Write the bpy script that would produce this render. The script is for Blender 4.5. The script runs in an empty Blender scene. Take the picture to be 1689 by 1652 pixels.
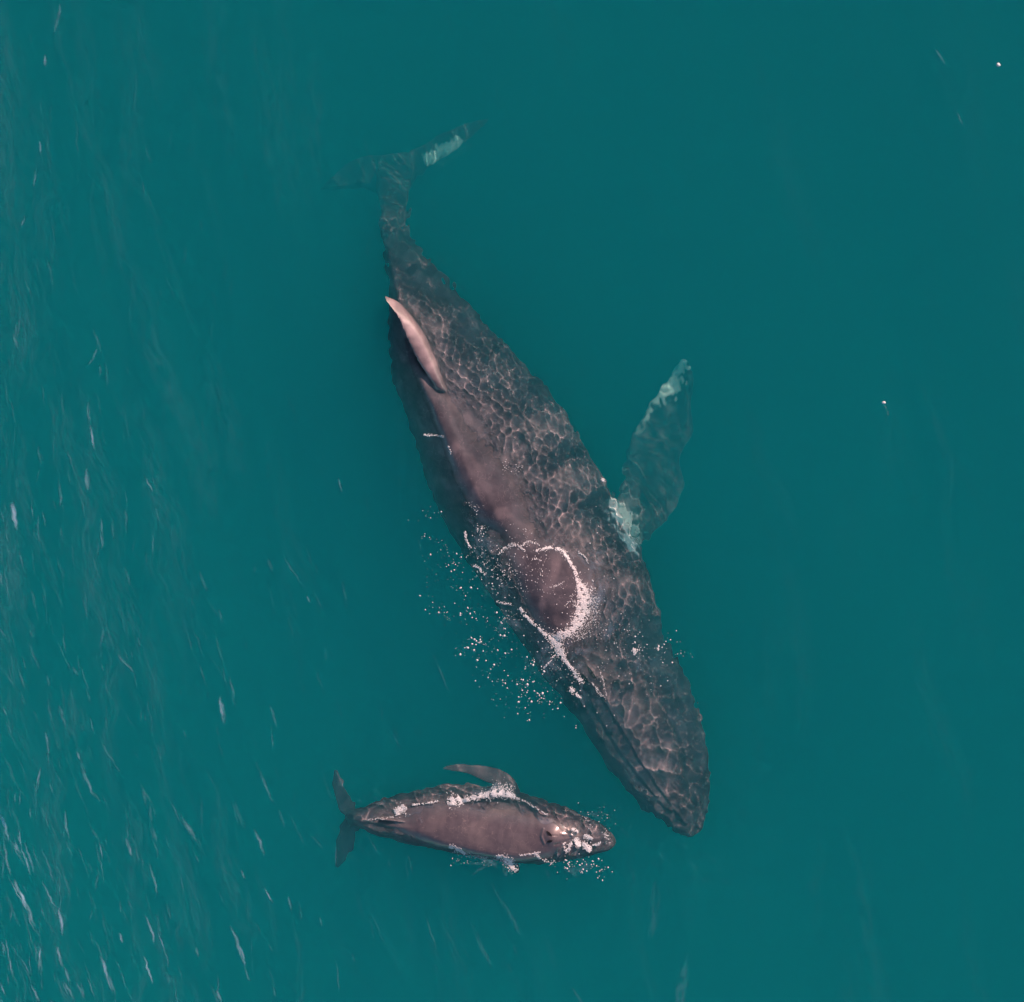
import bpy, bmesh, math
import numpy as np
from mathutils import Vector, Matrix
from mathutils.bvhtree import BVHTree

C = bpy.context.scene
COL = C.collection

# ------------------------------------------------------------------ camera, light, exposure
W_PX, H_PX = 1689.0, 1652.0
S = 0.0118                                   # metres per photo pixel at the water
DIST = 34.0
TILT = math.radians(9.0)                     # off the vertical, looking towards the south-west
tdir = Vector((-0.80, -0.60, 0)).normalized()
view = (Vector((0, 0, -1)) * math.cos(TILT) + tdir * math.sin(TILT)).normalized()
cam_loc = -view * DIST
fwd = view
right = (Vector((1, 0, 0)) - fwd * fwd.x).normalized()
up = right.cross(fwd).normalized()
rot = Matrix((right, up, -fwd)).transposed()
cam = bpy.data.objects.new('camera', bpy.data.cameras.new('camera'))
COL.objects.link(cam)
cam.matrix_world = Matrix.Translation(cam_loc) @ rot.to_4x4()
FOCW = DIST / (W_PX * S)
cam.data.sensor_width = 36.0
cam.data.lens = 36.0 * FOCW
cam.data.clip_end = 20000
C.camera = cam

SUN_EL, SUN_AZ = 24.0, 42.0                  # azimuth measured from +y (up in the photo) towards +x
w = bpy.data.worlds.new("World"); C.world = w; w.use_nodes = True
nt = w.node_tree
sky = nt.nodes.new('ShaderNodeTexSky'); sky.sky_type = 'NISHITA'; sky.sun_disc = False
sky.sun_elevation = math.radians(SUN_EL); sky.sun_rotation = math.radians(SUN_AZ)
nt.links.new(sky.outputs[0], nt.nodes['Background'].inputs[0])
nt.nodes['Background'].inputs[1].default_value = 0.085
sl = bpy.data.lights.new('sun', 'SUN'); sl.energy = 5.0; sl.angle = math.radians(0.5)
sl.color = (1.0, 0.60, 0.53)
sl.cycles.is_caustics_light = True
sun = bpy.data.objects.new('sun', sl); COL.objects.link(sun)
sd = Vector((math.sin(math.radians(SUN_AZ)) * math.cos(math.radians(SUN_EL)),
             math.cos(math.radians(SUN_AZ)) * math.cos(math.radians(SUN_EL)), math.sin(math.radians(SUN_EL))))
sun.rotation_euler = sd.to_track_quat('Z', 'Y').to_euler()
sun.location = (0, 0, 40)
C.view_settings.view_transform = 'Standard'; C.view_settings.look = 'None'
C.view_settings.exposure = 0.34; C.view_settings.gamma = 1.0; C.view_settings.use_curve_mapping = False
C.cycles.volume_bounces = 6; C.cycles.max_bounces = 10; C.cycles.transparent_max_bounces = 16
C.cycles.transmission_bounces = 8; C.cycles.glossy_bounces = 3; C.cycles.diffuse_bounces = 3

rng = np.random.default_rng(11)


def P(px, py, z=0.0):
    """world point at height z that stands where the photo shows (px, py)"""
    d = right * ((px - W_PX / 2) * S) + up * ((H_PX / 2 - py) * S) + fwd * DIST
    t = (z - cam_loc.z) / d.z
    return cam_loc + d * t


# ------------------------------------------------------------------ helpers
def np_mesh(name, co, faces, smooth=True):
    me = bpy.data.meshes.new(name)
    co = np.asarray(co, np.float32); f = np.asarray(faces, np.int32)
    me.vertices.add(len(co)); me.vertices.foreach_set('co', co.ravel())
    me.loops.add(f.size); me.loops.foreach_set('vertex_index', f.ravel())
    me.polygons.add(len(f)); me.polygons.foreach_set('loop_start', (np.arange(len(f)) * f.shape[1]).astype(np.int32))
    me.polygons.foreach_set('use_smooth', np.full(len(f), smooth))
    me.update(); me.validate()
    return me


def obj(name, me, mat=None, parent=None, **props):
    o = bpy.data.objects.new(name, me); COL.objects.link(o)
    if mat: me.materials.append(mat)
    if parent: o.parent = parent
    for k, v in props.items(): o[k] = v
    return o


def mat(name):
    m = bpy.data.materials.new(name); m.use_nodes = True
    t = m.node_tree
    return m, t, t.nodes['Principled BSDF']


def node(t, kind, **inp):
    n = t.nodes.new(kind)
    for k, v in inp.items():
        n.inputs[k.replace('_', ' ')].default_value = v
    return n


def cr(pts, sub):
    """Catmull-Rom resampling of an (n, k) array"""
    p = np.asarray(pts, float)
    p = np.vstack([2 * p[0] - p[1], p, 2 * p[-1] - p[-2]])
    out = []
    for i in range(1, len(p) - 2):
        for j in range(sub):
            t = j / sub
            out.append(0.5 * ((2 * p[i]) + (-p[i-1] + p[i+1]) * t + (2*p[i-1] - 5*p[i] + 4*p[i+1] - p[i+2]) * t*t
                              + (-p[i-1] + 3*p[i] - 3*p[i+1] + p[i+2]) * t**3))
    out.append(p[-2])
    return np.array(out)


def loft(stations, sub=6, n=56):
    """stations: A(3) B(3) u0 top bottom power ridge -> closed tube of flattened sections (verts, faces)"""
    st = cr(stations, sub)
    V = []; F = []
    ang = np.linspace(0, 2 * np.pi, n, endpoint=False)
    for s in st:
        A, B = s[0:3], s[3:6]
        u0, ht, hb, p, rg = s[6:11]
        c = (A + B) / 2; h = (B - A) / 2
        u = -np.cos(ang); v = np.sin(ang)
        d = np.where(u < u0, (u0 - u) / (u0 + 1.0), (u - u0) / (1.0 - u0))
        topz = ht * np.clip(1 - np.clip(d, 0, 1) ** p, 0, 1) ** (1 / p)
        topz += rg * np.exp(-((u - u0) / 0.10) ** 2)
        botz = -hb * np.sqrt(np.clip(1 - u * u, 0, 1))
        z = np.where(v >= 0, topz, botz)
        pts = c[None] + u[:, None] * h[None]
        pts[:, 2] += z
        V.append(pts)
    m = len(V); V = np.concatenate(V)
    for i in range(m - 1):
        for j in range(n):
            F.append([i*n+j, i*n+(j+1) % n, (i+1)*n+(j+1) % n, (i+1)*n+j])
    return V, F, m, n


def add_loft(bm, stations, sub=6, n=56):
    V, F, m, n = loft(stations, sub, n)
    vs = [bm.verts.new(v) for v in V]
    for f in F:
        try: bm.faces.new([vs[i] for i in f])
        except ValueError: pass
    bm.faces.new(vs[0:n][::-1]); bm.faces.new(vs[(m-1)*n:])


def fuse(name, bm, voxel, smooth_it):
    bmesh.ops.recalc_face_normals(bm, faces=bm.faces)
    me = bpy.data.meshes.new(name + '_raw'); bm.to_mesh(me); bm.free()
    o = bpy.data.objects.new(name, me); COL.objects.link(o)
    md = o.modifiers.new('r', 'REMESH'); md.mode = 'VOXEL'; md.voxel_size = voxel; md.use_smooth_shade = True
    ms = o.modifiers.new('s', 'SMOOTH'); ms.iterations = smooth_it; ms.factor = 0.5
    dg = bpy.context.evaluated_depsgraph_get()
    me2 = bpy.data.meshes.new_from_object(o.evaluated_get(dg))
    bpy.data.objects.remove(o); bpy.data.meshes.remove(me)
    co = np.empty(len(me2.vertices) * 3, np.float32); me2.vertices.foreach_get('co', co)
    return me2, co.reshape(-1, 3).astype(float)


def set_co(me, co):
    me.vertices.foreach_set('co', co.astype(np.float32).ravel()); me.update()
    me.polygons.foreach_set('use_smooth', np.ones(len(me.polygons), bool))


def normals(me):
    n = np.empty(len(me.vertices) * 3, np.float32); me.vertices.foreach_get('normal', n)
    return n.reshape(-1, 3)


def seg_dist(X, Y, pts):
    """distance of every (X, Y) to a polyline"""
    d = np.full(np.shape(X), 1e9)
    for (a, b) in zip(pts[:-1], pts[1:]):
        ax, ay, bx, by = a[0], a[1], b[0], b[1]
        L2 = (bx-ax)**2 + (by-ay)**2 + 1e-12
        t = np.clip(((X-ax)*(bx-ax) + (Y-ay)*(by-ay)) / L2, 0, 1)
        d = np.minimum(d, np.hypot(X - ax - t*(bx-ax), Y - ay - t*(by-ay)))
    return d


def sta(a, b, z, u0, ht, hb, p=2.1, rg=0.0, zb=None):
    A = P(a[0], a[1], z); B = P(b[0], b[1], z if zb is None else zb)
    return [*A, *B, u0, ht, hb, p, rg]


# ------------------------------------------------------------------ waves
def smoothstep(a, b, x):
    t = np.clip((x - a) / (b - a), 0, 1); return t * t * (3 - 2 * t)


def lowfreq(X, Y, seed, lam, n=10, ang=None, spread=math.pi):
    r = np.random.default_rng(seed); o = np.zeros(np.shape(X))
    for i in range(n):
        k = 2*np.pi / (lam * (0.7 + 0.8*r.random()))
        th = (r.random() * 2*np.pi) if ang is None else ang + (r.random()-.5)*spread
        o += np.cos(k*(X*np.cos(th) + Y*np.sin(th)) + r.random()*6.28)
    return o / math.sqrt(n / 2)


MOTHER_AXIS = [P(*q) for q in ((660, 300), (655, 380), (690, 470), (740, 580), (800, 690), (870, 830), (950, 960), (1030, 1110), (1090, 1250), (1138, 1370))]
MOTHER_RIDGE = [P(*q) for q in ((655, 480), (712, 625), (755, 725), (820, 850), (920, 1000))]
MOTHER_CREST = [P(*q) for q in ((655, 300), (650, 450), (712, 625), (755, 725), (820, 850), (915, 1000), (1000, 1140), (1070, 1250), (1138, 1375))]
CALF_AXIS = [P(*q) for q in ((585, 1350), (700, 1348), (840, 1360), (1000, 1384))]


def wave(X, Y):
    X = np.asarray(X, float); Y = np.asarray(Y, float)
    dm = seg_dist(X, Y, MOTHER_AXIS[2:]); dc = seg_dist(X, Y, CALF_AXIS)
    near = np.maximum(1 - smoothstep(1.2, 2.6, dm), 0.8 * (1 - smoothstep(0.6, 1.5, dc)))
    Z = np.zeros(X.shape)
    r = np.random.default_rng(5)
    # fine ripples thrown up round the animals
    rip = np.zeros(X.shape)
    for i in range(34):                                     # short ones
        lam = 0.10 * (0.25/0.10) ** r.random(); k = 2*np.pi/lam
        th = r.random() * 2*np.pi
        rip += 8.8/4.1/k**2 * np.cos(k*(X*np.cos(th) + Y*np.sin(th)) + r.random()*6.28)
    mid = np.zeros(X.shape)
    for i in range(26):                                     # longer ones
        lam = 0.26 * (0.62/0.26) ** r.random(); k = 2*np.pi/lam
        th = r.random() * 2*np.pi
        mid += 3.6/3.6/k**2 * np.cos(k*(X*np.cos(th) + Y*np.sin(th)) + r.random()*6.28)
    # wind ripples whose crests run down the picture, stronger to the lower left
    wind = np.zeros(X.shape)
    for i in range(34):
        lam = 0.22 * (1.9/0.22) ** r.random(); k = 2*np.pi/lam
        th = math.radians(17) + (r.random()-.5) * math.radians(46)
        wind += 0.0030 * (lam/0.5) ** 1.2 * np.cos(k*(X*np.cos(th) + Y*np.sin(th)) + r.random()*6.28)
    ll = smoothstep(-4, 11, -X*0.85 - Y*0.52)
    wm = (0.22 + 1.0*ll) * (0.65 + 0.35*lowfreq(X, Y, 3, 3.2, 8, math.radians(17), 1.2))
    ridge = 1 - 0.45*smoothstep(0.5, 1.6, np.minimum(seg_dist(X, Y, MOTHER_RIDGE), dc))
    ry = np.array([p.y for p in MOTHER_CREST][::-1]); rx = np.array([p.x for p in MOTHER_CREST][::-1])
    off = X - np.interp(Y, ry, rx)                           # metres to the right of the crest of the back
    ridge *= np.where(Y > -5.6, 0.42 + 0.58*smoothstep(-.35, -.05, off), 1)
    patch = np.clip(0.86 + 0.34*lowfreq(X, Y, 77, 1.3, 10), 0.25, 1.4)
    Z += rip * (0.03 + 0.97*near) * ridge * patch + mid * (0.07 + 0.93*near) * (0.28 + 0.42*smoothstep(-1.8, -3.4, Y)) + wind * np.clip(wm, 0.05, 2)
    for lam, amp, deg in ((4.3, 0.010, 12), (6.1, 0.013, 28), (2.7, 0.006, 5)):
        k = 2*np.pi/lam; th = math.radians(deg)
        Z += amp*np.cos(k*(X*math.cos(th) + Y*math.sin(th)) + deg)
    edge = 1 - smoothstep(10.5, 13.0, np.maximum(abs(X), abs(Y)))
    return Z * edge


def axis_pts(spans):
    out = []
    for a, b, st in spans:
        n = max(1, int(round((b-a)/st)))
        out.append(np.linspace(a, b, n, endpoint=False))
    return np.concatenate(out + [[spans[-1][1]]])


# ------------------------------------------------------------------ sea
def build_sea():
    m = bpy.data.materials.new('sea_surface'); m.use_nodes = True; t = m.node_tree; t.nodes.clear()
    out = t.nodes.new('ShaderNodeOutputMaterial')
    glass = node(t, 'ShaderNodeBsdfGlass', IOR=1.33, Roughness=0.0)
    glass.inputs['Color'].default_value = (1.42, 1.42, 1.42, 1)     # makes up for part of the 1/n^2 that sunlight loses at the surface in Cycles
    tr = t.nodes.new('ShaderNodeBsdfTransparent')
    a = t.nodes.new('ShaderNodeMixShader'); a.inputs[0].default_value = 0.96
    t.links.new(tr.outputs[0], a.inputs[1]); t.links.new(glass.outputs[0], a.inputs[2])
    t.links.new(a.outputs[0], out.inputs[0])
    xs = axis_pts([(-6000, -600, 1800), (-600, -60, 180), (-60, -14, 9), (-14, -10.6, .2), (-10.6, -3.6, .045), (-3.6, 4.2, .0135), (4.2, 10.6, .06), (10.6, 14, .2), (14, 60, 9), (60, 600, 180), (600, 6000, 1800)])
    ys = axis_pts([(-6000, -600, 1800), (-600, -60, 180), (-60, -14, 9), (-14, -10.6, .2), (-10.6, -7.3, .045), (-7.3, 5.2, .0145), (5.2, 10.6, .04), (10.6, 14, .2), (14, 60, 9), (60, 600, 180), (600, 6000, 1800)])
    X, Y = np.meshgrid(xs, ys)
    Z = wave(X, Y)
    n, k = X.shape; idx = np.arange(n*k).reshape(n, k)
    f = np.stack([idx[:-1, :-1], idx[:-1, 1:], idx[1:, 1:], idx[1:, :-1]], -1).reshape(-1, 4)
    me = np_mesh('water', np.stack([X, Y, Z], -1).reshape(-1, 3), f)
    o = obj('water', me, m, kind='structure')
    o.cycles.is_caustics_caster = True
    print('water quads', len(f))

    # the murk of the sea: even density, from just over the wave crests to the sea floor
    v = bpy.data.materials.new('murk'); v.use_nodes = True; t = v.node_tree; t.nodes.clear()
    out = t.nodes.new('ShaderNodeOutputMaterial')
    ab = t.nodes.new('ShaderNodeVolumeAbsorption'); ab.inputs['Color'].default_value = (0.0, 0.880, 0.830, 1); ab.inputs['Density'].default_value = 0.40
    sc = t.nodes.new('ShaderNodeVolumeScatter'); sc.inputs['Color'].default_value = (0.03, 0.97, 0.99, 1); sc.inputs['Density'].default_value = 0.20; sc.inputs['Anisotropy'].default_value = -0.3
    ad = t.nodes.new('ShaderNodeAddShader')
    t.links.new(ab.outputs[0], ad.inputs[0]); t.links.new(sc.outputs[0], ad.inputs[1]); t.links.new(ad.outputs[0], out.inputs['Volume'])
    bm = bmesh.new(); bmesh.ops.create_cube(bm, size=1)
    for q in bm.verts:
        q.co.x *= 11000; q.co.y *= 11000; q.co.z = 0.085 if q.co.z > 0 else -17.0
    me = bpy.data.meshes.new('haze'); bm.to_mesh(me); bm.free()
    obj('haze', me, v, kind='stuff', label='murky teal water below the surface of the sea')

    s, t, p = mat('sand'); 
    nz = node(t, 'ShaderNodeTexNoise', Scale=0.3, Detail=6.0)
    r = t.nodes.new('ShaderNodeValToRGB'); r.color_ramp.elements[0].color = (.10, .09, .07, 1); r.color_ramp.elements[1].color = (.2, .18, .14, 1)
    t.links.new(nz.outputs[0], r.inputs[0]); t.links.new(r.outputs[0], p.inputs['Base Color'])
    xs = np.linspace(-5800, 5800, 60); X, Y = np.meshgrid(xs, xs)
    Z = -16 + 0.3*np.sin(X*.013)*np.cos(Y*.017)
    idx = np.arange(3600).reshape(60, 60)
    f = np.stack([idx[:-1, :-1], idx[:-1, 1:], idx[1:, 1:], idx[1:, :-1]], -1).reshape(-1, 4)
    obj('sea_floor', np_mesh('sea_floor', np.stack([X, Y, Z], -1).reshape(-1, 3), f), s, kind='structure')


build_sea()


# ------------------------------------------------------------------ whale skin
def skin_material(name, base, dark, tan):
    m, t, p = mat(name)
    tc = t.nodes.new('ShaderNodeTexCoord')
    n1 = node(t, 'ShaderNodeTexNoise', Scale=1.6, Detail=7.0, Roughness=0.6)
    n2 = node(t, 'ShaderNodeTexNoise', Scale=14.0, Detail=6.0, Roughness=0.65)
    for n in (n1, n2): t.links.new(tc.outputs['Object'], n.inputs['Vector'])
    r = t.nodes.new('ShaderNodeValToRGB')
    r.color_ramp.elements[0].position = .35; r.color_ramp.elements[0].color = (*dark, 1)
    r.color_ramp.elements[1].position = .7; r.color_ramp.elements[1].color = (*base, 1)
    t.links.new(n1.outputs[0], r.inputs[0])
    mx = t.nodes.new('ShaderNodeMix'); mx.data_type = 'RGBA'; mx.blend_type = 'MULTIPLY'; mx.inputs[0].default_value = 0.3
    r2 = t.nodes.new('ShaderNodeValToRGB')
    r2.color_ramp.elements[0].position = .3; r2.color_ramp.elements[0].color = (.55, .55, .55, 1)
    r2.color_ramp.elements[1].position = .7; r2.color_ramp.elements[1].color = (1.25, 1.22, 1.2, 1)
    t.links.new(n2.outputs[0], r2.inputs[0]); t.links.new(r.outputs[0], mx.inputs[6]); t.links.new(r2.outputs[0], mx.inputs[7])
    # scratches and scars: thin pale lines
    wv = node(t, 'ShaderNodeTexVoronoi', Scale=2.3); wv.feature = 'DISTANCE_TO_EDGE'
    mp = t.nodes.new('ShaderNodeMapping'); mp.inputs['Scale'].default_value = (1.0, 0.35, 1.0); mp.inputs['Rotation'].default_value = (0, 0, .5)
    nd = node(t, 'ShaderNodeTexNoise', Scale=3.0, Detail=3.0)
    va = t.nodes.new('ShaderNodeVectorMath'); va.operation = 'ADD'
    t.links.new(tc.outputs['Object'], mp.inputs['Vector']); t.links.new(tc.outputs['Object'], nd.inputs['Vector'])
    t.links.new(mp.outputs[0], va.inputs[0]); t.links.new(nd.outputs['Color'], va.inputs[1]); t.links.new(va.outputs[0], wv.inputs['Vector'])
    sr = t.nodes.new('ShaderNodeMapRange'); sr.inputs['From Min'].default_value = 0.0; sr.inputs['From Max'].default_value = 0.012
    sr.inputs['To Min'].default_value = 0.35; sr.inputs['To Max'].default_value = 0.0
    t.links.new(wv.outputs['Distance'], sr.inputs['Value'])
    m2 = t.nodes.new('ShaderNodeMix'); m2.data_type = 'RGBA'; m2.inputs[7].default_value = (*tan, 1)
    t.links.new(sr.outputs[0], m2.inputs[0]); t.links.new(mx.outputs[2], m2.inputs[6])
    # black pigment of flippers and flukes
    at0 = t.nodes.new('ShaderNodeAttribute'); at0.attribute_name = 'black'
    m25 = t.nodes.new('ShaderNodeMix'); m25.data_type = 'RGBA'; m25.inputs[7].default_value = (.02, .018, .02, 1)
    t.links.new(at0.outputs['Fac'], m25.inputs[0]); t.links.new(m2.outputs[2], m25.inputs[6])
    # white pigment of flippers and flukes (an attribute laid on the animal)
    at = t.nodes.new('ShaderNodeAttribute'); at.attribute_name = 'white'
    m3 = t.nodes.new('ShaderNodeMix'); m3.data_type = 'RGBA'; m3.inputs[7].default_value = (.8, .8, .76, 1)
    t.links.new(at.outputs['Fac'], m3.inputs[0]); t.links.new(m25.outputs[2], m3.inputs[6])
    at2 = t.nodes.new('ShaderNodeAttribute'); at2.attribute_name = 'pale'
    m4 = t.nodes.new('ShaderNodeMix'); m4.data_type = 'RGBA'; m4.inputs[7].default_value = (*tan, 1)
    t.links.new(at2.outputs['Fac'], m4.inputs[0]); t.links.new(m3.outputs[2], m4.inputs[6])
    t.links.new(m4.outputs[2], p.inputs['Base Color'])
    p.inputs['Roughness'].default_value = 0.40; p.inputs['IOR'].default_value = 1.42
    # above the water a wet film shines on the skin; under water there is no such film
    ge = t.nodes.new('ShaderNodeNewGeometry'); sx = t.nodes.new('ShaderNodeSeparateXYZ'); wr = t.nodes.new('ShaderNodeMapRange')
    wr.inputs['From Min'].default_value = -.01; wr.inputs['From Max'].default_value = .03
    t.links.new(ge.outputs['Position'], sx.inputs[0]); t.links.new(sx.outputs['Z'], wr.inputs['Value'])
    t.links.new(wr.outputs[0], p.inputs['Coat Weight']); p.inputs['Coat Roughness'].default_value = .19; p.inputs['Coat IOR'].default_value = 1.6
    w2 = t.nodes.new('ShaderNodeMapRange'); w2.inputs['From Min'].default_value = -.01; w2.inputs['From Max'].default_value = .03
    w2.inputs['To Min'].default_value = .08; w2.inputs['To Max'].default_value = .5
    t.links.new(sx.outputs['Z'], w2.inputs['Value']); t.links.new(w2.outputs[0], p.inputs['Specular IOR Level'])
    b = node(t, 'ShaderNodeBump', Strength=0.25, Distance=0.01)
    n3 = node(t, 'ShaderNodeTexNoise', Scale=30.0, Detail=5.0); t.links.new(tc.outputs['Object'], n3.inputs['Vector'])
    t.links.new(n3.outputs[0], b.inputs['Height']); t.links.new(b.outputs[0], p.inputs['Normal'])
    return m


def attr(me, name, val):
    a = me.attributes.new(name, 'FLOAT', 'POINT'); a.data.foreach_set('value', np.clip(val, 0, 1).astype(np.float32))


def vnoise(co, seed, lam, n=14):
    r = np.random.default_rng(seed); o = np.zeros(len(co))
    for i in range(n):
        v = r.normal(size=3); v /= np.linalg.norm(v); k = 2*np.pi/(lam*(.6+.9*r.random()))
        o += np.cos(co @ v * k + r.random()*6.28)
    return o / math.sqrt(n/2)


def bump(co, c, rad, amp, squash=1.0):
    d = np.linalg.norm((co - np.array(c)) * (1, 1, squash), axis=1)
    return amp * np.exp(-(d/rad)**2)


def groove(co, pts, width, amp):
    return -amp * np.exp(-(seg_dist(co[:, 0], co[:, 1], pts)/width)**2)


HOLE_SHADE, _t, _p = mat('blowhole_shade'); _p.inputs['Base Color'].default_value = (.006, .006, .008, 1); _p.inputs['Roughness'].default_value = .5  # near-black colour stands for the shade inside the nostrils


def slit(name, parent, a, b, width, bvh, lift=0.008):
    """a dark lens-shaped sheet laid on the skin, painted as the shade of an opening, from a to b (photo pixels)"""
    V = []; F = []; n = 14
    pa, pb = P(*a), P(*b)
    d = (pb-pa); d.z = 0; side = Vector((-d.y, d.x, 0)).normalized()
    for i in range(n+1):
        t = i/n; c = pa.lerp(pb, t); wv = width*math.sin(math.pi*t)**.8 + .001
        for k in range(5):
            s = (k-2)/2
            q = c + side*wv*s
            h = bvh.ray_cast(Vector((q.x, q.y, 3)), Vector((0, 0, -1)))[0]
            z = (h.z if h else 0) + lift - (1-s*s)*width*0.15 + .002
            V.append((q.x, q.y, z))
    for i in range(n):
        for k in range(4):
            F.append([i*5+k, i*5+k+1, (i+1)*5+k+1, (i+1)*5+k])
    me = np_mesh(name, V, F)
    for p_ in me.polygons: pass
    o = obj(name, me, HOLE_SHADE, parent); return o


# ------------------------------------------------------------------ the mother
def build_mother():
    R = []  # body stations: L, R, crest height above sea, u0, ridge
    rows = [
        ((640, 262), (686, 258), -3.6, -.1, .20, 0),
        ((634, 300), (690, 290), -2.9, -.2, .28, 0),
        ((632, 340), (684, 335), -2.0, -.35, .36, .02),
        ((633, 385), (676, 378), -1.05, -.5, .42, .03),
        ((637, 420), (697, 408), -0.60, -.55, .50, .03),
        ((643, 455), (722, 440), -0.36, -.58, .60, .04),
        ((646, 495), (748, 470), -0.18, -.58, .72, .05),
        ((644, 540), (775, 505), -0.04, -.56, .85, .06),
        ((645, 590), (815, 545), 0.00, -.52, 1.0, .06),
        ((655, 640), (858, 590), 0.03, -.46, 1.1, .06),
        ((675, 695), (900, 635), 0.07, -.44, 1.2, .05),
        ((690, 745), (932, 680), 0.08, -.42, 1.25, .05),
        ((708, 800), (962, 728), 0.11, -.38, 1.3, .04),
        ((732, 855), (990, 775), 0.11, -.32, 1.3, .03),
        ((762, 905), (1018, 825), 0.035, -.24, 1.25, .01),
        ((798, 958), (1045, 880), 0.11, -.22, 1.2, .0),
        ((830, 1008), (1068, 935), 0.15, -.27, 1.15, .0),
        ((862, 1060), (1082, 990), 0.06, -.36, 1.05, .0),
        ((893, 1105), (1095, 1045), -0.14, -.32, .95, .02),
        ((928, 1150), (1122, 1095), -0.16, -.24, .82, .03),
        ((958, 1195), (1145, 1145), -0.15, -.12, .72, .04),
        ((988, 1240), (1160, 1195), -0.17, -.05, .62, .04),
        ((1022, 1285), (1170, 1245), -0.19, 0, .52, .04),
        ((1062, 1330), (1173, 1300), -0.21, .02, .42, .03),
        ((1100, 1360), (1168, 1345), -0.26, .05, .30, .02),
        ((1122, 1374), (1154, 1368), -0.33, .05, .16, .0),
        ((1134, 1380), (1142, 1378), -0.4, 0, .05, .0),
    ]
    for L, Rr, top, u0, h, rg in rows:
        h2 = h * (.74 if top > -.5 else 1)
        R.append(sta(L, Rr, top - h2, u0, h2 - rg, h * 1.3, 1.68, rg))
    bm = bmesh.new()
    add_loft(bm, R, 6, 64)
    # flukes, deep at the top of the picture
    fl = [((543, 322), (545, 317), -4.20, .03), ((572, 320), (570, 294), -4.05, .06), ((605, 318), (605, 268), -3.90, .09),
          ((636, 325), (640, 262), -3.75, .13), ((662, 332), (664, 272), -3.65, .16), ((688, 318), (685, 257), -3.65, .13),
          ((708, 292), (716, 240), -3.60, .09), ((745, 268), (754, 221), -3.65, .06), ((784, 243), (792, 207), -3.80, .04), ((814, 210), (818, 203), -3.95, .02)]
    add_loft(bm, [sta(a, b, z, -.3, th, th) for a, b, z, th in fl], 5, 24)
    # left flipper, trailing away to the right
    pf = [((985, 850), (1040, 935), -1.78, .26), ((1012, 822), (1062, 896), -1.89, .24), ((1030, 785), (1105, 850), -2.10, .20), ((1034, 758), (1131, 803), -3.00, .18),
          ((1046, 718), (1124, 752), -3.18, .15), ((1066, 680), (1145, 708), -3.33, .12), ((1087, 645), (1146, 655), -3.33, .09),
          ((1101, 619), (1150, 620), -3.33, .07), ((1119, 596), (1144, 595), -3.18, .045), ((1130, 588), (1138, 588), -3.18, .02)]
    add_loft(bm, [sta(a, b, z, -.35, th, th) for a, b, z, th in pf], 5, 24)
    # right flipper, hanging under the body
    q = []
    for s, (z, half, th) in zip(np.linspace(0, 1, 7), ((-.9, .42, .24), (-1.3, .42, .2), (-1.8, .38, .16), (-2.3, .33, .12), (-2.8, .28, .09), (-3.2, .2, .06), (-3.45, .06, .03))):
        c = P(835, 975, z) + Vector((-.1*s, .9*s, 0))
        q.append([c.x-.3*half, c.y+half, z, c.x+.3*half, c.y-half, z-.05, -.3, th, th, 2.1, 0])
    add_loft(bm, q, 4, 20)
    # dorsal fin, leaning over to the left
    base = [((640, 488), .14), ((655, 497), -.06), ((673, 515), -.16), ((697, 546), -.17), ((715, 580), -.15), ((729, 614), -.12), ((740, 652), -.10)]
    mid = [((636, 486), .20), ((646, 497), .14), ((660, 511), .12), ((679, 537), .12), ((695, 570), .09), ((710, 606), .05), ((730, 645), .01)]
    crest = [((631, 484), .27), ((636, 497), .32), ((646, 509), .34), ((657, 527), .30), ((671, 560), .25), ((688, 594), .13), ((719, 640), .04)]
    F = []
    for (a, za), (c_, zc), (e, ze) in zip(base, mid, crest):
        F.append([*P(*a, za), *P(*c_, zc), *P(*e, ze)])
    F = cr(F, 5); n = 16
    rings = []
    for i, f in enumerate(F):
        A, Mi, E = Vector(f[0:3]), Vector(f[3:6]), Vector(f[6:9])
        nx = F[min(i+1, len(F)-1)]; pv = F[max(i-1, 0)]
        along = (Vector(nx[0:3]) - Vector(pv[0:3])).normalized()
        ring = []
        for j in range(n):
            a = 2*math.pi*j/n; s = (1-math.cos(a))/2
            c_ = A*(1-s)**2 + Mi*2*s*(1-s) + E*s*s
            c_ = A.lerp(Mi, s*2) if s < .5 else Mi.lerp(E, s*2-1)
            nrm = along.cross(E-A).normalized()
            th = min(1, .3+i/8.0)
            ring.append(bm.verts.new(c_ + nrm*math.sin(a)*(.05*(1-s)+.034)*th))
        rings.append(ring)
    for r0, r1 in zip(rings[:-1], rings[1:]):
        for j in range(n): bm.faces.new([r0[j], r0[(j+1) % n], r1[(j+1) % n], r1[j]])
    bm.faces.new(rings[0][::-1]); bm.faces.new(rings[-1])

    me, co = fuse('mother', bm, 0.025, 12)
    nn = normals(me)
    d = 0.008*vnoise(co, 1, 1.3) + 0.0022*vnoise(co, 2, .5) + .0008*vnoise(co, 3, .18)
    # rostrum: splashguard, nostril mounds, median ridge, tubercles
    Q = lambda x, y, z=-.1: tuple(P(x, y, z))
    d += bump(co, Q(975, 1115), .22, .10, .6) + bump(co, Q(990, 1135), .18, .07, .6)
    d += groove(co, [P(998, 1160), P(1060, 1262), P(1128, 1360)], .035, -.035)
    d += groove(co, [P(958, 1150), P(1010, 1240), P(1090, 1340)], .05, .03)
    d += groove(co, [P(1060, 1120), P(1110, 1200), P(1145, 1330)], .05, .03)
    r = np.random.default_rng(8)
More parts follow.
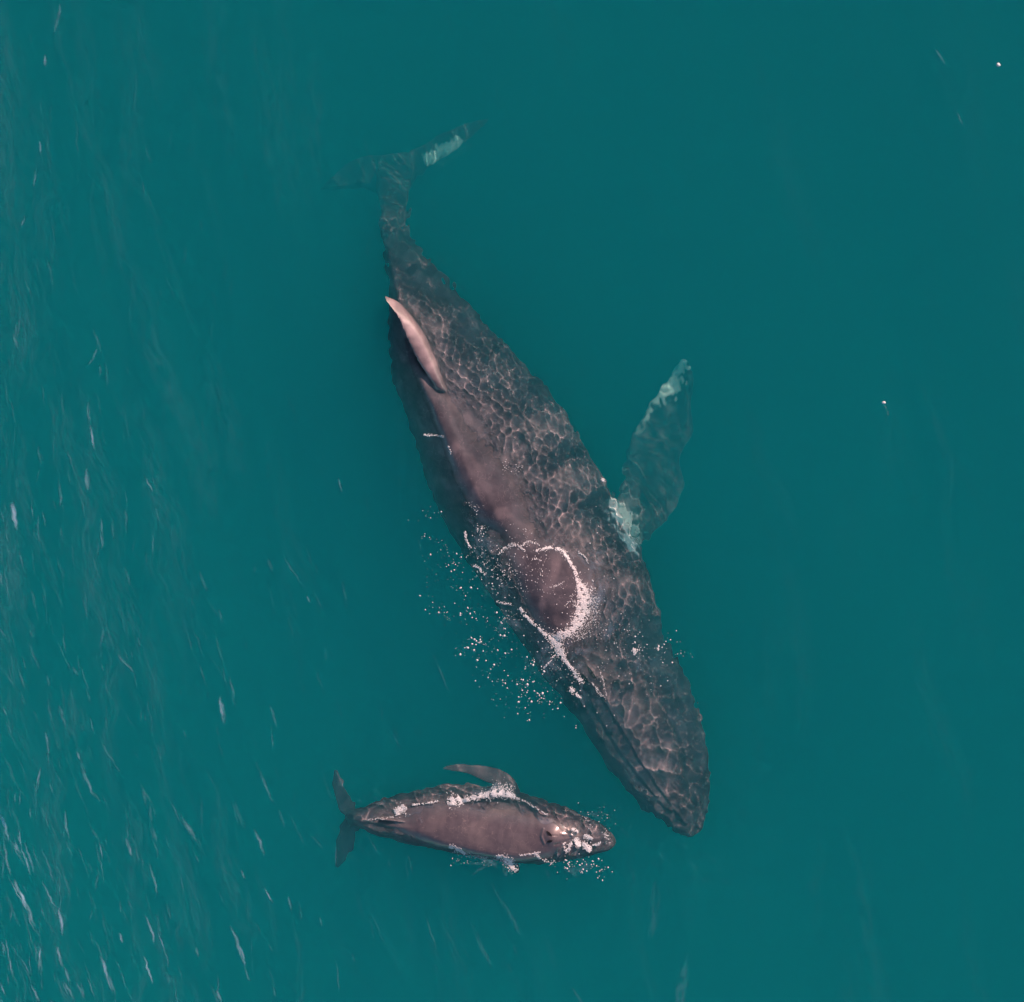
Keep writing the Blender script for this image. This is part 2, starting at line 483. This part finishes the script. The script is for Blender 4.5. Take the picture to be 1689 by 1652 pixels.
    for i in range(46):
        t = r.random(); lane = r.choice([-.62, -.35, 0, .05, .35, .62, .8])
        k = 18 + t*6.5; i0 = int(k); f = k-i0
        L = np.array(rows[i0][0])*(1-f) + np.array(rows[min(i0+1, 26)][0])*f
        Rr = np.array(rows[i0][1])*(1-f) + np.array(rows[min(i0+1, 26)][1])*f
        c_ = (L+Rr)/2 + (Rr-L)/2*(lane + .05*r.normal()); top = rows[i0][2]
        pos = P(c_[0], c_[1], top - .1 - .35*lane*lane)
        dd = np.hypot(co[:, 0]-pos.x, co[:, 1]-pos.y)
        d += .028*np.exp(-(dd/(.045+.02*r.random()))**2) * (nn[:, 2] > 0)
    # knuckles along the tail stock
    for (x, y) in ((652, 470), (648, 445), (644, 420), (641, 395), (640, 370)):
        d += bump(co, Q(x, y, -.2), .12, .03, .3)
    # jaw line bulge on the right
    d += groove(co, [P(1075, 1000), P(1110, 1090), P(1150, 1200)], .10, -.03)
    # uneven flipper edge (knobs of the leading edge)
    for i, (x, y) in enumerate(((1056, 893), (1096, 858), (1126, 826), (1132, 800), (1130, 760), (1146, 712), (1148, 668), (1150, 625))):
        d += bump(co, Q(x, y, -1.1), .13, .07, .4)
    co = co + nn*d[:, None]
    set_co(me, co)
    # pigment
    wp = np.zeros(len(co))
    deep = co[:, 2] < -.62
    nz = vnoise(co, 21, .35); nz2 = vnoise(co, 22, .12)
    def blot(pts, z, wd):
        return np.clip(1.15 - seg_dist(co[:, 0], co[:, 1], [P(x, y, z) for x, y in pts])/wd + .22*nz + .22*nz2, 0, 1)
    wp = np.maximum(wp, blot([(1124, 598), (1110, 622), (1094, 648)], -3.25, .26) * deep)
    wp = np.maximum(wp, .6*blot([(1076, 672), (1056, 708)], -3.25, .12) * deep)
    wp = np.maximum(wp, .6*blot([(1024, 828), (1036, 852), (1046, 882)], -1.9, .26) * (co[:, 2] < -.45))
    wp = np.maximum(wp, .06*blot([(1048, 850), (1070, 790), (1075, 720)], -1., .34) * deep)
    wp = np.maximum(wp, 1.1*blot([(722, 268), (745, 257), (768, 245)], -3.6, .2) * deep)
    pale = np.zeros(len(co))
    pale += .6*np.exp(-(seg_dist(co[:, 0], co[:, 1], [P(655, 500, .1), P(690, 560, .1), P(715, 610, .05)])/.22)**2) * smoothstep(-.1, .12, co[:, 2])
    pale += .25*np.clip(vnoise(co, 31, .5)-.6, 0, 1)
    pale *= .8 + .2*np.clip(vnoise(co, 32, .3), -1, 1)
    blk = .85*(1-smoothstep(.25, .5, seg_dist(co[:, 0], co[:, 1], [P(1080, 860, -2.2), P(1092, 760, -3), P(1130, 600, -3.3)]))) * (co[:, 2] < -1.3)
    blk = np.maximum(blk, .5*smoothstep(P(660, 370).y, P(660, 330).y, co[:, 1]))
    attr(me, 'white', smoothstep(.25, .75, wp)); attr(me, 'pale', pale); attr(me, 'black', blk)
    o = obj('humpback_whale', me, SKIN)
    o['label'] = 'large dark humpback whale with a pale leaning dorsal fin, its back awash'
    o['category'] = 'whale'; o['group'] = 'humpback mother and calf'
    o.cycles.is_caustics_receiver = True
    bvh = BVHTree.FromObject(o, bpy.context.evaluated_depsgraph_get())
    slit('blowhole', o, (968, 1100), (984, 1122), .035, bvh)
    slit('blowhole', o, (958, 1112), (970, 1128), .03, bvh)
    return o, bvh


# ------------------------------------------------------------------ the calf
def build_calf():
    rows = [
        ((578, 1338), (578, 1356), -.36, .0, .10, 0),
        ((585, 1335), (586, 1359), -.22, .0, .14, .01),
        ((600, 1330), (601, 1367), -.08, .05, .19, .03),
        ((623, 1319), (621, 1376), -.01, .08, .26, .04),
        ((646, 1313), (646, 1382), .02, .16, .33, .03),
        ((670, 1305), (670, 1387), .05, .22, .40, .02),
        ((700, 1297), (702, 1393), .10, .32, .46, .01),
        ((735, 1291), (737, 1400), .13, .46, .52, 0),
        ((770, 1290), (771, 1406), .15, .52, .56, 0),
        ((800, 1295), (801, 1411), .15, .56, .58, 0),
        ((835, 1300), (836, 1417), .15, .56, .58, 0),
        ((867, 1308), (868, 1421), .14, .46, .55, 0),
        ((898, 1315), (900, 1422), .12, .22, .50, 0),
        ((930, 1329), (933, 1416), .06, .08, .40, .01),
        ((955, 1339), (959, 1412), .01, .05, .32, .02),
        ((980, 1351), (984, 1407), -.03, .0, .25, .02),
        ((1000, 1363), (1003, 1402), -.07, .0, .19, .01),
        ((1010, 1373), (1012, 1395), -.12, 0, .11, 0),
        ((1015, 1382), (1016, 1388), -.18, 0, .03, 0),
    ]
    bm = bmesh.new()
    add_loft(bm, [sta(a, b, top-h, u0, h-rg, h*1.0, 1.95, rg) for a, b, top, u0, h, rg in rows], 6, 56)
    fl = [((557, 1266), (550, 1266), -0.75, .012), ((566, 1280), (550, 1284), -0.69, .025), ((577, 1302), (555, 1310), -0.63, .04), ((587, 1328), (565, 1334), -0.54, .055),
          ((596, 1348), (572, 1347), -0.48, .07), ((592, 1368), (566, 1358), -0.57, .055), ((587, 1392), (557, 1380), -0.69, .04), ((576, 1411), (555, 1402), -0.81, .025), ((564, 1427), (557, 1422), -0.93, .012)]
    add_loft(bm, [sta(a, b, z, -.3, th, th) for a, b, z, th in fl], 5, 20)
    pf = [((862, 1322), (818, 1322), -0.45, .09), ((858, 1300), (818, 1303), -0.39, .08), ((848, 1281), (810, 1291), -0.39, .07), ((826, 1267), (794, 1283), -0.42, .055), ((790, 1259), (774, 1274), -0.48, .04),
          ((760, 1256), (755, 1270), -0.54, .03), ((742, 1258), (741, 1267), -0.60, .02), ((733, 1262), (734, 1265), -0.63, .01)]
    add_loft(bm, [sta(a, b, z, -.3, th, th) for a, b, z, th in pf], 5, 20)
    pr = [((800, 1395), (838, 1398), -0.42, .09), ((812, 1408), (846, 1408), -0.36, .07), ((828, 1420), (853, 1418), -0.33, .05), ((842, 1431), (858, 1430), -0.36, .03), ((851, 1439), (857, 1438), -0.42, .012)]
    add_loft(bm, [sta(a, b, z, -.3, th, th) for a, b, z, th in pr], 4, 18)
    # small hooked dorsal fin
    F = []
    for a, za, e, ze, t in (((632, 1348), -.1, (626, 1351), .04, .012), ((642, 1350), -.1, (636, 1352), .075, .03), ((655, 1352), -.1, (652, 1354), .07, .035), ((668, 1354), -.1, (667, 1356), .055, .03)):
        F.append([*P(*a, za), *P(*e, ze), t])
    F = cr(F, 4); rings = []; n = 12
    for f in F:
        A, E = Vector(f[0:3]), Vector(f[3:6]); ring = []
        for j in range(n):
            a = 2*math.pi*j/n; s = (1-math.cos(a))/2
            ring.append(bm.verts.new(A.lerp(E, s) + Vector((0, 1, .2))*math.sin(a)*(f[6]*(1-s)+.012)))
        rings.append(ring)
    for r0, r1 in zip(rings[:-1], rings[1:]):
        for j in range(n): bm.faces.new([r0[j], r0[(j+1) % n], r1[(j+1) % n], r1[j]])
    bm.faces.new(rings[0][::-1]); bm.faces.new(rings[-1])

    me, co = fuse('calf', bm, 0.0125, 8)
    nn = normals(me)
    Q = lambda x, y, z=.08: tuple(P(x, y, z))
    d = .004*vnoise(co, 41, .5) + .0015*vnoise(co, 42, .2)
    d += bump(co, Q(909, 1378), .17, .085, .5)                     # nostril mound
    d += bump(co, Q(918, 1368), .12, .02, .5)
    d += groove(co, [P(925, 1376, .1), P(955, 1380, .05), P(990, 1384)], .03, -.018)   # median ridge
    d += groove(co, [P(896, 1367, .1), P(893, 1378, .1), P(898, 1390, .1)], .02, -.018)
    d += groove(co, [P(915, 1393, .1), P(935, 1388, .1), P(950, 1382)], .025, .014)
    d += groove(co, [P(906, 1377.5, .12), P(918, 1378, .1)], .012, .012)
    r = np.random.default_rng(9)
    for i in range(40):
        x = 925 + 80*r.random(); lane = r.choice([-.7, -.45, 0, .4, .65]); yc = 1374 + (x-930)*.13; hw = 40*(1-((x-925)/95)**2)
        pos = P(x, yc + lane*hw + 2*r.normal(), 0)
        dd = np.hypot(co[:, 0]-pos.x, co[:, 1]-pos.y)
        d += .011*np.exp(-(dd/.02)**2) * (nn[:, 2] > 0)
    co = co + nn*d[:, None]; set_co(me, co)
    pale = .75*np.exp(-(seg_dist(co[:, 0], co[:, 1], [P(922, 1368, .08), P(948, 1374, .03)])/.11)**2) + .1*np.clip(vnoise(co, 51, .6), 0, 1)
    attr(me, 'white', np.zeros(len(co))); attr(me, 'pale', pale); attr(me, 'black', np.zeros(len(co)))
    o = obj('humpback_whale', me, SKIN_CALF)
    o['label'] = 'small humpback calf with a smooth brown back and open blowholes beside its mother'
    o['category'] = 'whale'; o['group'] = 'humpback mother and calf'
    o.cycles.is_caustics_receiver = True
    bvh = BVHTree.FromObject(o, bpy.context.evaluated_depsgraph_get())
    slit('blowhole', o, (902, 1367), (912, 1375), .026, bvh)
    slit('blowhole', o, (903, 1385), (913, 1382.5), .024, bvh)
    return o, bvh


SKIN = skin_material('whale_skin', (.14, .125, .137), (.058, .054, .062), (.38, .30, .30))
SKIN_CALF = skin_material('calf_skin', (.12, .104, .115), (.098, .084, .094), (.36, .29, .26))
mother, bvh_m = build_mother()
calf, bvh_c = build_calf()

# ------------------------------------------------------------------ foam
FOAM, _t, _p = mat('foam')
_n = node(_t, 'ShaderNodeTexNoise', Scale=40.0, Detail=3.0)
_r = _t.nodes.new('ShaderNodeValToRGB'); _r.color_ramp.elements[0].color = (.62, .62, .62, 1); _r.color_ramp.elements[1].color = (.86, .86, .86, 1)
_t.links.new(_n.outputs[0], _r.inputs[0]); _t.links.new(_r.outputs[0], _p.inputs['Base Color'])
_p.inputs['Roughness'].default_value = .6
_bm = bmesh.new(); bmesh.ops.create_icosphere(_bm, subdivisions=1, radius=1)
ICO_V = np.array([v.co[:] for v in _bm.verts]); ICO_F = np.array([[v.index for v in f.verts] for f in _bm.faces]); _bm.free()


def surf(pts, deep=0.0):
    z = wave(pts[:, 0], pts[:, 1])
    for i, p in enumerate(pts):
        for b in (bvh_m, bvh_c):
            h = b.ray_cast(Vector((p[0], p[1], 3)), Vector((0, 0, -1)))[0]
            if h and h.z > z[i]: z[i] = h.z
    return z


def blobs(name, px, rad, flat=.5, label=None, jitter=.0, **kw):
    """px: (n, 2) photo positions; rad: (n,) metres; one mesh of bubbles resting on the sea or skin"""
    px = np.asarray(px, float); rad = np.asarray(rad, float)
    pts = np.array([P(x, y, 0.03)[:] for x, y in px])
    z = surf(pts)
    n = len(pts)
    sc = np.stack([rad*(.7+.6*rng.random(n)), rad*(.7+.6*rng.random(n)), rad*flat*(.7+.6*rng.random(n))], 1)
    a = rng.random(n)*6.28; ca, sa = np.cos(a), np.sin(a)
    v = ICO_V[None]*(1+.18*rng.normal(size=(n, 12, 1)))*sc[:, None]
    x = v[..., 0]*ca[:, None]-v[..., 1]*sa[:, None]; y = v[..., 0]*sa[:, None]+v[..., 1]*ca[:, None]
    V = np.stack([x+pts[:, 0:1], y+pts[:, 1:2], v[..., 2]+z[:, None]+(rad*flat*.3 + jitter*rng.random(n))[:, None]], -1).reshape(-1, 3)
    F = (ICO_F[None]+(np.arange(n)*12)[:, None, None]).reshape(-1, 3)
    o = obj(name, np_mesh(name, V, F), FOAM, kind='stuff')
    if label: o['label'] = label
    for k, q in kw.items(): o[k] = q
    return o


def strand(points, widths, dens, r0=.0055, r1=.013, ragged=.5):
    """foam bubbles strewn along a line: points in photo px, widths in px; dens per px of area"""
    p = np.asarray(points, float); wd = np.asarray(widths, float)
    q = cr(np.column_stack([p, wd]), 6)
    out = []; rr = []
    for a, b in zip(q[:-1], q[1:]):
        L = np.hypot(*(b[:2]-a[:2])); w_ = max((a[2]+b[2])/2, .6); k = rng.poisson(L*w_*dens*(2.6 if r0 == .0055 else 1))
        t = rng.random(k)[:, None]; c = a[None, :2]*(1-t)+b[None, :2]*t
        nrm = np.array([-(b-a)[1], (b-a)[0]])/(L+1e-9)
        s = rng.normal(size=k)*.5
        s = np.where(rng.random(k) < ragged*.3, s*2.0, np.clip(s, -1, 1))
        out.append(c + nrm[None]*s[:, None]*w_*.46 + rng.normal(size=(k, 2))*.6)
        rr.append(r0+(r1-r0)*rng.random(k)**2)
    px = np.concatenate(out); rr = np.concatenate(rr)
    if len(px) and r0 == .0055:
        keep = lowfreq(px[:, 0], px[:, 1], 61, 9.0, 12) + .7*lowfreq(px[:, 0], px[:, 1], 62, 3.5, 12) > -.85
        px, rr = px[keep], rr[keep]
    return px, rr


def gather(name, parts, label, **kw):
    px = np.concatenate([p for p, r in parts]); rr = np.concatenate([r for p, r in parts])
    return blobs(name, px, rr, label=label, **kw)


gather('foam', [
    strand([(884, 908), (905, 903), (925, 907), (941, 927), (950, 946), (957, 966)], [3, 4, 5, 5, 5, 9], 1.3),
    strand([(957, 964), (962, 980), (963, 1000), (957, 1018), (950, 1032)], [11, 21, 22, 19, 14], 1.5),
    strand([(952, 1030), (940, 1042), (924, 1047), (915, 1054), (920, 1066), (926, 1082)], [13, 12, 13, 14, 15, 12], 1.5),
    strand([(926, 1080), (934, 1092), (945, 1104)], [9, 6, 4], 1.2),
    strand([(945, 1106), (952, 1118), (963, 1126)], [6, 10, 5], .5),
    strand([(857, 1003), (866, 1015), (880, 1029), (896, 1043), (914, 1057)], [5, 4, 4, 5, 7], 1.4),
    strand([(915, 1080), (908, 1090), (900, 1098), (893, 1106)], [3, 2, 1.5, 3], .5),
    strand([(940, 1133), (949, 1145), (959, 1152)], [5, 6, 3], .8),
    strand([(976, 1127), (987, 1142), (999, 1153)], [2, 5, 2], .5, .005, .010),
    strand([(990, 1107), (995, 1125), (1001, 1150)], [2, 3, 1], .5, .005, .010),
    strand([(822, 914), (834, 903), (850, 898), (867, 908)], [4, 6, 7, 4], .55, .005, .012),
    strand([(766, 877), (769, 891), (776, 904)], [3, 3, 3], 1.2, .007, .014),
    strand([(780, 933), (790, 938), (800, 948)], [4, 5, 3], .6),
    strand([(953, 911), (964, 918), (970, 930)], [2, 3, 2], .9, .006, .012),
    strand([(695, 717), (704, 718), (716, 718), (733, 720)], [3, 4, 2, 3], .6, .007, .014),
    strand([(908, 968), (922, 963), (931, 958)], [2, 2, 2], .9, .006, .01),
    strand([(878, 922), (886, 921), (893, 925)], [2, 2, 2], .8, .006, .01),
    strand([(818, 992), (830, 995), (843, 996)], [3, 4, 3], .6, .006, .014),
    strand([(992, 789), (994, 792), (997, 794)], [4, 5, 3], 1.2),
    strand([(1044, 1070), (1047, 1075), (1045, 1080)], [4, 5, 3], 1.2),
    strand([(1084, 1068), (1086, 1072)], [3, 3], 1.2),
    strand([(740, 735), (743, 745), (744, 752)], [2, 2, 1], 1.0),
    strand([(853, 905), (862, 898), (874, 893), (890, 898)], [3, 5, 5, 3], .5, .005, .011),
    strand([(963, 965), (975, 985), (980, 1010), (968, 1040), (945, 1056)], [14, 22, 24, 24, 16], .16, .005, .012, 1.),
], 'pink white foam collar breaking round the big whale and its head', category='foam')

gather('foam', [
    strand([(650, 1340), (662, 1335), (668, 1330)], [10, 14, 10], 1.1),
    strand([(680, 1328), (700, 1325), (722, 1322)], [3, 2, 3], .6),
    strand([(738, 1324), (750, 1320), (758, 1316)], [12, 15, 9], 1.5),
    strand([(757, 1324), (772, 1318), (792, 1313), (812, 1309), (832, 1310), (848, 1316)], [7, 7, 8, 11, 10, 6], 1.3),
    strand([(848, 1316), (868, 1324), (885, 1334), (905, 1344)], [5, 3, 3, 2], .6, .006, .013),
    strand([(812, 1304), (830, 1300), (848, 1302)], [14, 20, 12], .35, .005, .012, 1.),
    strand([(606, 1352), (625, 1350), (650, 1348)], [1, 1.2, 2], 1.0, .005, .01),
    strand([(742, 1394), (756, 1399), (767, 1409)], [7, 8, 5], 1.1),
    strand([(818, 1409), (832, 1413), (842, 1425), (852, 1437)], [5, 9, 12, 8], 1.3),
    strand([(858, 1408), (875, 1406), (892, 1403)], [2, 3, 2], .8, .006, .014),
    strand([(882, 1404), (887, 1410), (891, 1416)], [4, 5, 3], 1.3),
    strand([(930, 1390), (935, 1397), (936, 1404), (939, 1396), (943, 1389)], [4, 5, 5, 4, 3], 1.5),
    strand([(948, 1383), (953, 1390), (957, 1397)], [8, 10, 5], 1.5),
    strand([(961, 1390), (967, 1396), (974, 1403)], [6, 11, 8], 1.5),
    strand([(963, 1378), (970, 1381), (977, 1383)], [4, 6, 4], 1.5),
    strand([(978, 1396), (986, 1392), (993, 1390)], [4, 4, 4], 1.3),
    strand([(942, 1366), (948, 1368), (954, 1373)], [3, 5, 2], 1.2),
    strand([(995, 1372), (1002, 1380), (1006, 1392)], [10, 14, 8], .18, .005, .012, 1.),
    strand([(975, 1368), (968, 1353), (960, 1345)], [8, 6, 4], .12, .005, .012, 1.),
    strand([(745, 1404), (780, 1412), (815, 1418), (850, 1416)], [8, 10, 9, 8], .10, .006, .014, 1.),
    strand([(898, 1417), (905, 1424), (915, 1420)], [6, 8, 6], .2, .006, .014, 1.),
], 'pink white foam washing off the smooth back and snout of the calf', category='foam')


# loose flecks of spray foam that drift on the water
def cluster(cx, cy, sx, sy, n, r0=.007, r1=.03):
    p = np.column_stack([cx+sx*rng.normal(size=n), cy+sy*rng.normal(size=n)])
    return p, r0+(r1-r0)*rng.random(n)**2.6


z3 = lambda x, y: (640+x/3.671, 780+y/3.671)
cl = []
for x, y, n in ((270, 240, 7), (200, 350, 6), (280, 440, 10), (380, 570, 14), (250, 650, 5), (430, 490, 8), (420, 660, 6), (270, 770, 8), (350, 850, 10),
                (440, 850, 8), (510, 850, 10), (500, 1000, 12), (560, 1040, 14), (600, 1090, 10), (450, 1095, 6), (560, 1180, 5), (620, 1250, 8), (720, 940, 10),
                (740, 1270, 16), (830, 1300, 18), (890, 1360, 14), (970, 1330, 14), (990, 1400, 10), (850, 1480, 6), (770, 1410, 6), (680, 1360, 5), (650, 1150, 6), (730, 1090, 7), (600, 880, 8),
                (690, 1000, 8), (860, 1140, 12), (960, 1200, 14), (860, 1250, 8), (500, 700, 6), (440, 760, 6)):
    cl.append(cluster(*z3(x, y), 9, 8, max(2, int(n*.75)), .006, .025)); cl.append(cluster(*z3(x, y), 15, 14, n, .003, .007))
gather('foam_flecks', cl, 'scattered white foam flecks drifting on the teal water left of the big whale', category='foam')
cl = [cluster(*z3(x, y), s, s, int(n*(.45 if x > 1000 else 1)), .004, .014) for x, y, s, n in (
    (560, 350, 7, 60), (520, 210, 8, 30), (650, 560, 20, 150), (730, 650, 18, 110), (560, 500, 14, 60), (730, 870, 10, 50), (920, 560, 16, 50), (900, 620, 22, 40), (950, 1000, 24, 40),
    (1240, 640, 20, 60), (1250, 850, 20, 90), (1330, 980, 24, 70), (1450, 950, 16, 50), (1500, 1080, 16, 40), (1350, 1180, 24, 50), (1540, 1230, 20, 60), (1150, 1250, 14, 60),
    (850, 350, 14, 20), (1250, 330, 40, 30), (1100, 1100, 20, 40), (1040, 1180, 14, 40), (1300, 1400, 30, 40), (1000, 680, 25, 30), (870, 1450, 20, 0))]
cl += [cluster(1092, 1075, 20, 20, 26, .006, .02), cluster(1050, 1070, 8, 8, 18, .007, .022), cluster(1120, 1085, 16, 12, 12, .005, .014), cluster(1160, 1060, 30, 30, 5, .004, .009)]
cl += [cluster(848+z*4, 770, 6, 6, 18, .005, .012) for z in (-3, 2)]
cl += [cluster(985, 1345, 16, 8, 30, .004, .013), cluster(955, 1425, 22, 7, 34, .006, .018), cluster(985, 1432, 12, 8, 22, .005, .018), cluster(935, 1422, 4, 8, 12, .006, .018), cluster(780, 1420, 22, 6, 34, .005, .014)]
gather('foam_flecks', cl, 'fine white spray beads lying on the backs and snouts of both whales', category='foam')
for (x, y, lb) in ((1647, 106, 'tiny white fleck alone on the water at the upper right corner'), (1458, 664, 'small white fleck with a faint trail on open water right of the big whale')):
    pr = [(np.array([[x, y]]), np.array([.036]))]
    o = gather('foam_fleck', pr, lb, category='foam fleck'); del o['kind']
    if x < 1600:
        q = gather('trail', [strand([(x+2, y+5), (x+6, y+13), (x+8, y+20)], [.6, .6, .6], .9, .003, .006)], None); q.parent = o


# pale ribbons: sky sheen of the ripples painted in, plus foam round the whales
def film_material():
    m = bpy.data.materials.new('sheen_and_foam_film'); m.use_nodes = True; t = m.node_tree; p = t.nodes['Principled BSDF']
    p.inputs['Base Color'].default_value = (.42, .62, .78, 1); p.inputs['Roughness'].default_value = .5  # bluish tint stands for reflected sky; the foam round the whales shares it
    a1 = t.nodes.new('ShaderNodeAttribute'); a1.attribute_name = 'cover'
    a2 = t.nodes.new('ShaderNodeAttribute'); a2.attribute_name = 'strip'
    mp = t.nodes.new('ShaderNodeMapping'); mp.inputs['Scale'].default_value = (13.0, 2.4, 1.0)
    nz = node(t, 'ShaderNodeTexNoise', Scale=1.0, Detail=5.0, Roughness=.6)
    t.links.new(a2.outputs['Vector'], mp.inputs['Vector']); t.links.new(mp.outputs[0], nz.inputs['Vector'])
    r = t.nodes.new('ShaderNodeMapRange'); r.inputs['From Min'].default_value = .42; r.inputs['From Max'].default_value = .72
    t.links.new(nz.outputs[0], r.inputs['Value'])
    mu = t.nodes.new('ShaderNodeMath'); mu.operation = 'MULTIPLY'
    t.links.new(a1.outputs['Fac'], mu.inputs[0]); t.links.new(r.outputs[0], mu.inputs[1])
    t.links.new(mu.outputs[0], p.inputs['Alpha'])
    return m


def streaks(name, specs, label):
    V = []; F = []; cov = []; st = []; nL, nW = 16, 6
    for q, (x, y, L, wd, ang, al) in enumerate(specs):
        a = math.radians(ang + 0.0); dx, dy = math.sin(a), math.cos(a); o = 0.0; ph = rng.random()*100
        b0 = len(V)
        for i in range(nL+1):
            t = i/nL; o += rng.normal()*L*.012
            for j in range(nW+1):
                s = j/nW*2-1; e = (1-s*s)*math.sin(math.pi*t)**.8
                c = P(x + dx*L*(t-.5) + dy*(o+s*wd*.5*(.4+.6*math.sin(math.pi*t))), y + dy*L*(t-.5) - dx*(o+s*wd*.5), 0)
                V.append((c.x, c.y, 0)); cov.append(al*e); st.append((s*wd*S*.5+ph, t*L*S+ph*1.7, ph))
        for i in range(nL):
            for j in range(nW):
                k = b0+i*(nW+1)+j; F.append((k, k+nW+1, k+nW+2, k+1))
    V = np.array(V); ids = np.repeat(np.arange(len(specs)), (nL+1)*(nW+1))
    V[:, 2] = wave(V[:, 0], V[:, 1]) + .004 + .00012*ids
    me = np_mesh(name, V, F)
    attr(me, 'cover', np.array(cov)); a = me.attributes.new('strip', 'FLOAT_VECTOR', 'POINT'); a.data.foreach_set('vector', np.array(st, np.float32).ravel())
    o = obj(name, me, FILM, kind='stuff', label=label, category='foam'); return o


FILM = film_material()
spec = [(x, y, L*1.25, wd*1.5, an, de) for (x, y, L, wd, an, de) in ((20, 845, 50, 7, 8, .9), (153, 590, 26, 3, -25, .9), (148, 680, 30, 4, 5, .6), (152, 720, 36, 4, 10, .8), (144, 790, 30, 6, 4, .6), (170, 880, 42, 4, 6, .9),
        (245, 795, 34, 2, 28, .8), (40, 358, 24, 4, -10, .9), (66, 245, 22, 3, 0, .8), (60, 290, 30, 3, -4, .4), (95, 30, 40, 4, -12, .3), (75, 100, 18, 4, 0, .6),
        (368, 1170, 44, 6, 8, .9), (10, 1360, 60, 5, 22, .9), (28, 1400, 50, 5, 25, .9), (42, 1420, 40, 3, 22, .8), (50, 1500, 80, 5, 26, 1), (98, 1520, 40, 5, 4, 1), (104, 1590, 50, 5, 20, 1),
        (82, 1480, 50, 3, 28, .7), (80, 1430, 50, 3, 24, .7), (150, 1290, 60, 4, 28, .7), (112, 1360, 40, 3, 8, .7), (212, 1360, 60, 4, 10, .8), (214, 1395, 26, 4, 20, .9), (176, 1610, 60, 6, 18, 1),
        (250, 1540, 60, 3, 20, .8), (245, 1600, 40, 3, 22, .8), (400, 1570, 80, 5, 22, .9), (270, 1560, 60, 2, 22, .7), (330, 1540, 30, 2, 24, .7), (445, 1480, 30, 2, 28, .8), (480, 1490, 20, 3, 20, .7),
        (448, 1215, 30, 2, 4, .7), (436, 1290, 60, 4, 24, .4), (426, 1390, 40, 4, 20, .5), (310, 1370, 60, 6, 25, .4), (300, 1460, 26, 2, 10, .5), (560, 1285, 24, 2, 30, .6), (1125, 1625, 90, 14, -14, .16),
        (1080, 1500, 80, 14, -5, .09), (830, 1500, 80, 6, 25, .1), (790, 1560, 70, 6, 20, .12), (560, 800, 20, 2, 10, .4), (508, 988, 10, 2, 20, .9), (486, 675, 16, 2, 5, .4), (1580, 190, 30, 3, 20, .35), (1550, 95, 24, 3, 30, .3))]
for i in range(3600):  # small painted glints of the ripples, denser to the lower left
    x = 1000*rng.random()**1.4; y = 1700*rng.random(); d = x*.85 + (1652-y)*.38
    if rng.random() > math.exp(-d/350): continue
    spec.append((x, y, 16+60*rng.random()**1.5, 1.6+5*rng.random()**2, 15+9*rng.normal()-8*(y < 900), (.12+.75*rng.random()**3)*math.exp(-d/620)*(.4+.6*y/1652)))
for i in range(150):  # broad faint veils that paint sky sheen over the open water
    x = 1689*rng.random()**1.5; y = 1700*rng.random()
    if 520 < x < 1230 and 150 < y < 1500: continue
    spec.append((x, y, 160+300*rng.random(), 14+50*rng.random(), 9+5*rng.normal(), (.02+.045*rng.random())*(.2+.8*math.exp(-x/500))*(.45+.55*y/1652)))
for (x, y, L, wd, an, al) in ((985, 985, 90, 34, 10, .5), (1000, 1035, 70, 40, -30, .4), (975, 935, 60, 22, 30, .5), (955, 1075, 60, 26, -50, .4), (905, 1100, 50, 30, 35, .5), (890, 1080, 50, 30, 30, .4),
        (800, 900, 70, 30, 25, .35), (830, 960, 80, 40, 30, .35), (845, 1020, 60, 30, 35, .4), (955, 1140, 60, 22, 35, .5), (790, 870, 50, 20, 25, .4), (1045, 1100, 80, 20, 30, .25),
        (836, 1300, 40, 26, 80, .8), (800, 1303, 60, 16, 95, .6), (840, 1420, 34, 20, 30, .8), (800, 1412, 80, 14, 80, .5), (975, 1350, 50, 14, 60, .3), (960, 1418, 70, 14, 80, .35)):
    for q in range(6): spec.append((x+9*rng.normal(), y+9*rng.normal(), L*(.4+.5*rng.random()), wd*(.2+.5*rng.random()), an+30*rng.normal(), al*.3))
streaks('sheen_streaks_and_foam', spec, 'pale painted sky sheen in wisps along the ripples, thickest at the lower left, with foam round the whales')
